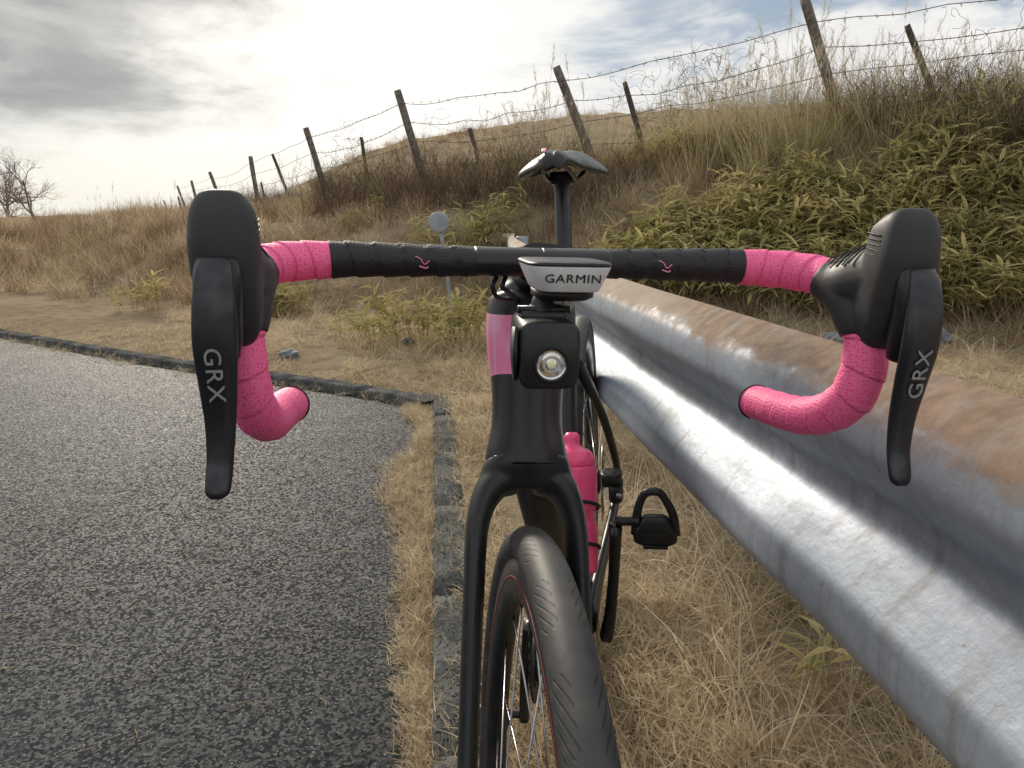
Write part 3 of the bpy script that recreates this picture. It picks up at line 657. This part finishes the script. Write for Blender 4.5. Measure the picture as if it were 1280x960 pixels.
for k in range(2):
    P=[]
    for q in range(5):
        b=np.array([rng.normal(0,.06),rng.normal(0,.06),0]); d=norm(np.array([rng.normal(0,.16),rng.normal(0,.16),1])); L=rng.uniform(1.0,1.5); tip=b+d*L
        P.append(tube([b,tip],[.003,.0012],n=3,sm=1))
        for w_ in range(24):
            f=rng.uniform(0,.22); a=rng.uniform(0,6.283); P.append(ribbon(tip-d*f,(math.cos(a)*.45,math.sin(a)*.45,1.),rng.uniform(.05,.10),.0026,.7,2,lambda f:1-f*.7))
    src(C_pam,f'plume_{k}',P,M_plume)
C_twig=newc('twig_src')
for k in range(3):
    P=[]
    for q in range(12):
        p=np.array([rng.normal(0,.1),rng.normal(0,.1),0]); d=norm(np.array([rng.normal(0,.35),rng.normal(0,.35),1]))
        pts=[p]
        for s_ in range(5): d=norm(d+rng.normal(0,.22,3)); p=p+d*rng.uniform(.08,.18); pts.append(p)
        P.append(tube(pts,list(np.linspace(.003,.001,len(pts))),n=3,sm=1))
        for s_ in range(2,5):
            d2=norm(np.array(rng.normal(0,1,3))+[0,0,.8]); P.append(tube([pts[s_],pts[s_]+d2*.2],[.0016,.0008],n=3,sm=1))
    src(C_twig,f'twig_{k}',P,M_twig)

x,y=cand(60000,.35,7,1.45); k=dK(x,y); m_=(k>.115)&(pn(x,y,4,3)>-.7)&(x<6)&((x<.45)|(y>1.2)); x,y=x[m_][:9500],y[m_][:9500]
scatter('dry_turf',C_turf,x,y,.6,1.5,.3)
n=2300; t=rng.uniform(0,1,n)*3.2+.75; xk=np.interp(t,K[:3,1],K[:3,0])
wdt=.025+.085*(.5+.5*pn(t,t*0,3,5))*np.clip(t/2,.6,1.3); off=-rng.uniform(0,1,n)**1.3*wdt+.014
xx=xk+off; z=np.full(n,-.028); rot=np.stack([rng.normal(0,.5,n),rng.normal(0,.5,n),rng.uniform(0,6.28,n)],1)
n2=200; t2=rng.uniform(.5,3.6,n2); x2=np.interp(t2,K[:3,1],K[:3,0])+rng.normal(.112,.010,n2)
n3=1500; f3=rng.uniform(0,1,n3); i3=np.interp(f3*14,seg[seg>3.0]-seg[seg>3.0][0],Kc[seg>3.0][:,0]); j3=np.interp(f3*14,seg[seg>3.0]-seg[seg>3.0][0],Kc[seg>3.0][:,1])
o3=np.where(rng.uniform(0,1,n3)<.3,rng.uniform(-.10,.02,n3),rng.uniform(.08,.34,n3)); x3=i3+.45*o3; y3=j3+.85*o3
pts=np.concatenate([np.stack([xx,t,z],1),np.stack([x2,t2,np.full(n2,-.004)],1),np.stack([x3,y3,np.where(o3<.02,-.028,0.)],1)])
rot=np.concatenate([rot,np.stack([rng.normal(0,.5,n2+n3),rng.normal(0,.5,n2+n3),rng.uniform(0,6.28,n2+n3)],1)])
instancer('kerb_grass',C_turf,pts,rot,rng.uniform(.45,.95,len(pts)),rng.integers(0,6,len(pts)))
P=[]
for _ in range(170):
    x_=rng.uniform(-1.6,-.25); y_=rng.uniform(.8,3.6); a=rng.uniform(0,6.28); L=rng.uniform(.02,.07)
    if dK(np.array([x_]),np.array([y_]))[0]>-.05: continue
    P.append(tube([(x_,y_,-.027),(x_+.5*L*math.cos(a),y_+.5*L*math.sin(a),-.024),(x_+L*math.cos(a+.4),y_+L*math.sin(a+.4),-.027)],.0009,n=4,sm=2))
mk('loose_straw',*join(*P),M_straw)
x,y=cand(9000,.6,8,1.2); k=dK(x,y); keep=(k>.45)&(pn(x,y,2.2,11)>.15)&~((x>-.1)&(x<.34)&(y<1.9)); x,y=x[keep][:900],y[keep][:900]
scatter('long_dry_grass',C_long,x,y,.4,1.0,.3)
def bankm(x,y): 
    d,_=pld(Fn,x,y,(Fh,Fw)); w=_[1]; return -d,w
x,y=cand(70000,3.2,30,1.15); d,w=bankm(x,y); k=dK(x,y)
prob=sm((d+w*1.0)/(w*.35))*np.where(pn(x,y,.9,21)>-.35,1,.35); m_=(k>.7)&(rng.uniform(0,1,len(x))<prob)&(d<4); x1,y1=x[m_][:6000],y[m_][:6000]
scatter('bank_brush',C_brush,x1,y1,.45,1.05,.25)
x,y=cand(40000,3.2,13,1.1); d,w=bankm(x,y); k=dK(x,y)
m_=(k>.5)&(d>-w*.80)&(d<-.35)&(x>.6)&((pn(x,y,1.3,33)+.25*np.clip(x-1,0,2)-.1)>.05)&(rng.uniform(0,1,len(x))<.75); xa,ya=x[m_][:900],y[m_][:900]
x,y=cand(9000,5,10,1.1); m_=(x<.6)&(x>-5)&(dK(x,y)>.9)&(pn(x,y,2.2,77)>.95); xa=np.r_[xa,x[m_][:60]]; ya=np.r_[ya,y[m_][:60]]
scatter('bamboo_grass',C_sasa,xa,ya,.6,1.25,.2)
xs_=np.array([.66,.80,.72,.62,-1.25,-1.15,-.95,-1.4,.95,1.2,-.7,-2.9,-3.1,-2.7]); ys_=np.array([1.85,1.95,1.55,1.30,6.1,5.6,5.9,6.6,1.6,2.2,6.4,7.6,8.0,8.2])
scatter('bamboo_grass',C_sasa,xs_,ys_,.38,.6,.2)
x,y=cand(40000,5,30,1.); d,w=bankm(x,y)
pr=np.where(x>2.,1.,np.where(x>-.5,.30,.06)); m_=(d>-1.3)&(d<3.)&(rng.uniform(0,1,len(x))<pr)&(pn(x,y,1.2,41)>-.3); xp,yp=x[m_][:1000],y[m_][:1000]
scatter('pampas_grass',C_pam,xp,yp,.45,1.05,.16)
x,y=cand(9000,8,40,1.0); m_=(x<-3)&(x>-22)&(dK(x,y)>1.5)&(pn(x,y,.6,51)>.1); scatter('pampas_grass',C_pam,x[m_][:260],y[m_][:260],.35,.7,.12)
x,y=cand(20000,6,30,1.0); d,w=bankm(x,y); m_=(d>-1.6)&(d<1.0)&(pn(x,y,1.,61)>.3); scatter('dry_shrubs',C_twig,x[m_][:400],y[m_][:400],.6,1.2,.2)
x,y=cand(9000,7,22,1.0); m_=(x<-1.5)&(dK(x,y)>1.5)&(pn(x,y,1.1,91)>.55); scatter('dry_shrubs',C_twig,x[m_][:160],y[m_][:160],.35,.8,.25)
x,y=cand(60000,13,110,1.25); d,w=bankm(x,y); k=dK(x,y); m_=(k>2)&((d<-1)|(d>5)); scatter('meadow_grass',C_brush,x[m_][:4000],y[m_][:4000],.8,1.7,.2)

# ---------------------------------------------------------------- fence
fence=empty('barbed_wire_fence')
def post(x,y,h,r,tx,ty,mat,nm):
    z=float(H(np.array([x]),np.array([y]))[0]); t=np.array([tx,ty,1.]); p0=np.array([x,y,z-.3]); tl=np.array([x,y,z])+norm(t)*h
    V,F=tube([p0,(p0+tl)/2+rng.normal(0,.012,3),tl,tl+norm(t)*.01],[r*1.08,r,r*.93,r*.7],n=12,sm=3); V+=rng.normal(0,.002,V.shape)
    mk(nm,V,F,mat,fence); return np.array([x,y,z]),norm(t),h
A=[(12,3.2,-.5),(9.2,5.2,-.35),(6.3,7.0,-.45),(3.62,8.55,-.50),(1.22,10.1,-.55),(-1.1,11.3,-.36),(-3.15,14.0,-.30),(-6.2,19.5,-.1),(-9.2,25.6,-.35),(-12.6,32,-.2),(-16,39,-.3),(-20,48,-.15),(-26,60,-.3),(-34,76,-.2)]
posts=[post(x,y,1.36+rng.normal(0,.05),.055,tx,-.1,M_wood,'wooden_post') for x,y,tx in A]
B=[(5.0,9.0,-.6),(1.95,10.6,-.45),(-.25,12.6,-.4),(-2.55,14.6,-.15),(-5.2,19.,-.4),(-8.0,26,-.2)]
for x,y,tx in B: post(x,y,1.2+rng.normal(0,.08),.035,tx,0,M_post2,'thin_post')
wp=[];bb=[]
for lv_ in (.40,.70,.98,1.24):
    for (a,ta,ha),(b_,tb,hb_) in zip(posts[:-1],posts[1:]):
        p=a+ta*lv_; q=b_+tb*lv_; sag=rng.uniform(.02,.12); pts=[]
        fw=np.array([0,-.065,0])
        for f in np.linspace(0,1,9): pts.append(p+(q-p)*f+fw+np.array([0,0,-4*sag*f*(1-f)+rng.normal(0,.012)*(0<f<1)]))
        wp.append(tube(pts,.0042,n=5,sm=2))
        L=np.linalg.norm(q-p)
        if L<6:
            for f in np.arange(.04,1,.12/ L*1.2):
                c=p+(q-p)*f+fw+np.array([0,0,-4*sag*f*(1-f)])
                for _ in range(2):
                    v_=norm(rng.normal(size=3))*.026; bb.append(tube([c-v_,c+v_],.0024,n=3,sm=1))
mk('wires',*join(*wp),M_wire,fence); mk('barbs',*join(*bb),M_wire,fence)
P=[]
for c0,nn in ((3.62,130),(6.3,60),(-1.1,70),(1.22,50)):
    for _ in range(nn):
        f=np.clip(rng.normal(.45 if c0!=-1.1 else .7,.2),0,1); ia=[i for i,a in enumerate(A) if abs(a[0]-c0)<.01][0]
        a_,ta,_h=posts[ia]; b_,tb,_h=posts[ia+1]
        p=a_+(b_-a_)*f+ta*rng.uniform(.2,1.15)+np.array([0,-.05,0]); d=norm(rng.normal(size=3)); pts=[p]
        for s_ in range(9): d=norm(d+rng.normal(0,.6,3)+np.array([0,0,-.10])); p=p+d*.055; pts.append(p)
        P.append(tube(pts,.0022,n=3,sm=2))
mk('dead_vines',*join(*P),M_twig)

# ---------------------------------------------------------------- delineator
dl=empty('road_delineator')
mk('pole',*tube([(-.50,6.7,-.1),(-.56,6.68,.5),(-.62,6.66,.94)],.017,n=14,sm=2),M_grey,dl)
V,F=ydisc((-.62,6.63,.915),[(.0002,-.006),(.07,-.006),(.085,-.004),(.088,.004),(.088,.02),(.080,.022),(.0002,.024)],40); mk('disc',V,F,M_grey,dl)
def rock(x,y,r,sx=1.2,sy=1,sz=.7):
    import bmesh
    bm=bmesh.new(); bmesh.ops.create_icosphere(bm,subdivisions=3,radius=r); s=rng.uniform(0,9)
    for v in bm.verts:
        p=v.co*1.6/r; k=1+.2*math.sin(p.x*2+s)*math.cos(p.y*1.7+s)+.12*math.sin(p.z*4+p.x*3+s); v.co=Vector((v.co.x*k*sx,v.co.y*k*sy,v.co.z*k*sz))
    me=bpy.data.meshes.new('rock'); bm.to_mesh(me); bm.free(); me.materials.append(M_rock); o=bpy.data.objects.new('rock',me); S.collection.objects.link(o)
    o.location=(x,y,float(H(np.array([x]),np.array([y]))[0])+r*.3); o.rotation_euler=(0,0,rng.uniform(0,6))
rock(-1.48,5.05,.05); rock(2.3,5.4,.1); rock(2.9,5.3,.13); rock(1.6,5.2,.08); rock(-.75,5.5,.05)

# ---------------------------------------------------------------- bare tree (left)
def tree(x,y,h,seed):
    r=np.random.default_rng(seed); P=[]
    def br(p,d,L,rad,dep):
        pts=[p]; q=p
        for _ in range(4): d=norm(d+r.normal(0,.16,3)+np.array([0,0,.03])); q=q+d*L/4; pts.append(q)
        P.append(tube(pts,list(np.linspace(rad,rad*.6,5)),n=5 if dep>1 else 3,sm=1))
        if dep==0: return
        for _ in range(4 if dep>2 else 3):
            i=r.integers(2,5); nd=norm(d+r.normal(0,.6,3)+np.array([0,0,.1])); br(pts[i],nd,L*r.uniform(.62,.85),rad*.52,dep-1)
    z=float(H(np.array([x]),np.array([y]))[0])
    br(np.array([x,y,z-.2]),np.array([0,0,1.]),h*.3,.075,5)
    mk('bare_tree',*join(*P),M_tree)
tree(-20.0,33,3.9,4); tree(-24.3,38,4.2,9); tree(-22.2,35,3.4,15)

# ---------------------------------------------------------------- sky / light
W=bpy.data.worlds.new('World'); S.world=W; W.use_nodes=True; nt=W.node_tree; nt.nodes.clear()
out=N(nt,'ShaderNodeOutputWorld'); bg=N(nt,'ShaderNodeBackground'); nt.links.new(bg.outputs[0],out.inputs[0])
SUN_EL,SUN_AZ=26,-24
sky=N(nt,'ShaderNodeTexSky'); sky.sky_type='NISHITA'; sky.sun_disc=False; sky.sun_elevation=R(SUN_EL); sky.sun_rotation=R(SUN_AZ)
tc=N(nt,'ShaderNodeTexCoord').outputs['Generated']; sp=N(nt,'ShaderNodeSeparateXYZ'); nt.links.new(tc,sp.inputs[0])
dz=mathn(nt,'MAXIMUM',sp.outputs['Z'],0.)
mp=N(nt,'ShaderNodeMapping'); mp.inputs['Scale'].default_value=(1,1,3.2); nt.links.new(tc,mp.inputs[0])
def ndist(v,s,det,ro,w):
    n=N(nt,'ShaderNodeTexNoise'); n.inputs['Scale'].default_value=s; n.inputs['Detail'].default_value=det; n.inputs['Roughness'].default_value=ro; n.inputs['Distortion'].default_value=w; nt.links.new(v,n.inputs['Vector']); return n.outputs['Fac']
n1=ndist(mp.outputs[0],3.6,6,.58,.3); n2=ndist(mp.outputs[0],7,5,.6,.4)
skyc=N(nt,'ShaderNodeVectorMath',operation='SCALE'); nt.links.new(sky.outputs[0],skyc.inputs[0]); skyc.inputs['Scale'].default_value=.075
blue=mixc(nt,.7,skyc.outputs[0],(.40,.49,.60))
cl=mr(nt,n1,.38,.53)
col=mixc(nt,cl,blue,(.92,.91,.89))
col=mixc(nt,mr(nt,n2,.45,.7,0,.35),col,(.66,.68,.70))
ddx=mathn(nt,'ADD',sp.outputs['X'],.50); ddz=mathn(nt,'MULTIPLY',mathn(nt,'SUBTRACT',sp.outputs['Z'],.205),2.6)
dist=mathn(nt,'SQRT',mathn(nt,'ADD',mathn(nt,'MULTIPLY',ddx,ddx),mathn(nt,'MULTIPLY',ddz,ddz)))
dist=mathn(nt,'ADD',dist,mathn(nt,'MULTIPLY',mathn(nt,'SUBTRACT',n1,.5),.55))
dist=mathn(nt,'ADD',dist,mathn(nt,'MULTIPLY',mathn(nt,'SUBTRACT',n2,.5),.25))
dark=mathn(nt,'MULTIPLY',mr(nt,dist,.10,.33,1,0),mr(nt,sp.outputs['Y'],0,.3))
def dirdot(v):
    n=N(nt,'ShaderNodeVectorMath',operation='DOT_PRODUCT'); nt.links.new(tc,n.inputs[0]); n.inputs[1].default_value=tuple(norm(np.array(v,float))); return n.outputs['Value']
gl=mr(nt,dirdot((math.sin(R(-17)),math.cos(R(-17)),math.tan(R(18)))),.90,1.,0,1)
col=mixc(nt,mathn(nt,'MULTIPLY',gl,.85),col,(1.25,1.21,1.10))
hz=mr(nt,dz,.0,.13,1,0)
col=mixc(nt,mathn(nt,'MULTIPLY',hz,.6),col,(.95,.90,.77))
col=mixc(nt,mathn(nt,'MULTIPLY',dark,.85),col,mixc(nt,mr(nt,n2,.3,.7),(.29,.30,.31),(.55,.54,.52)))
nt.links.new(col,bg.inputs['Color']); bg.inputs['Strength'].default_value=1.0
sd=bpy.data.lights.new('sun','SUN'); sd.energy=3.2; sd.angle=R(9); sd.color=(1,.89,.74); so=bpy.data.objects.new('sun',sd); S.collection.objects.link(so)
v=Vector((math.sin(R(SUN_AZ))*math.cos(R(SUN_EL)),math.cos(R(SUN_AZ))*math.cos(R(SUN_EL)),math.sin(R(SUN_EL)))); so.rotation_euler=v.to_track_quat('Z','Y').to_euler()

cd=bpy.data.cameras.new('camera'); cam=bpy.data.objects.new('camera',cd); S.collection.objects.link(cam); cam.location=(0,0,.93); cam.rotation_euler=(R(78),0,0)
cd.sensor_width=36; cd.lens=27.03; cd.clip_start=.02; cd.clip_end=3000; S.camera=cam
S.view_settings.view_transform='Standard'; S.view_settings.look='None'; S.view_settings.exposure=0
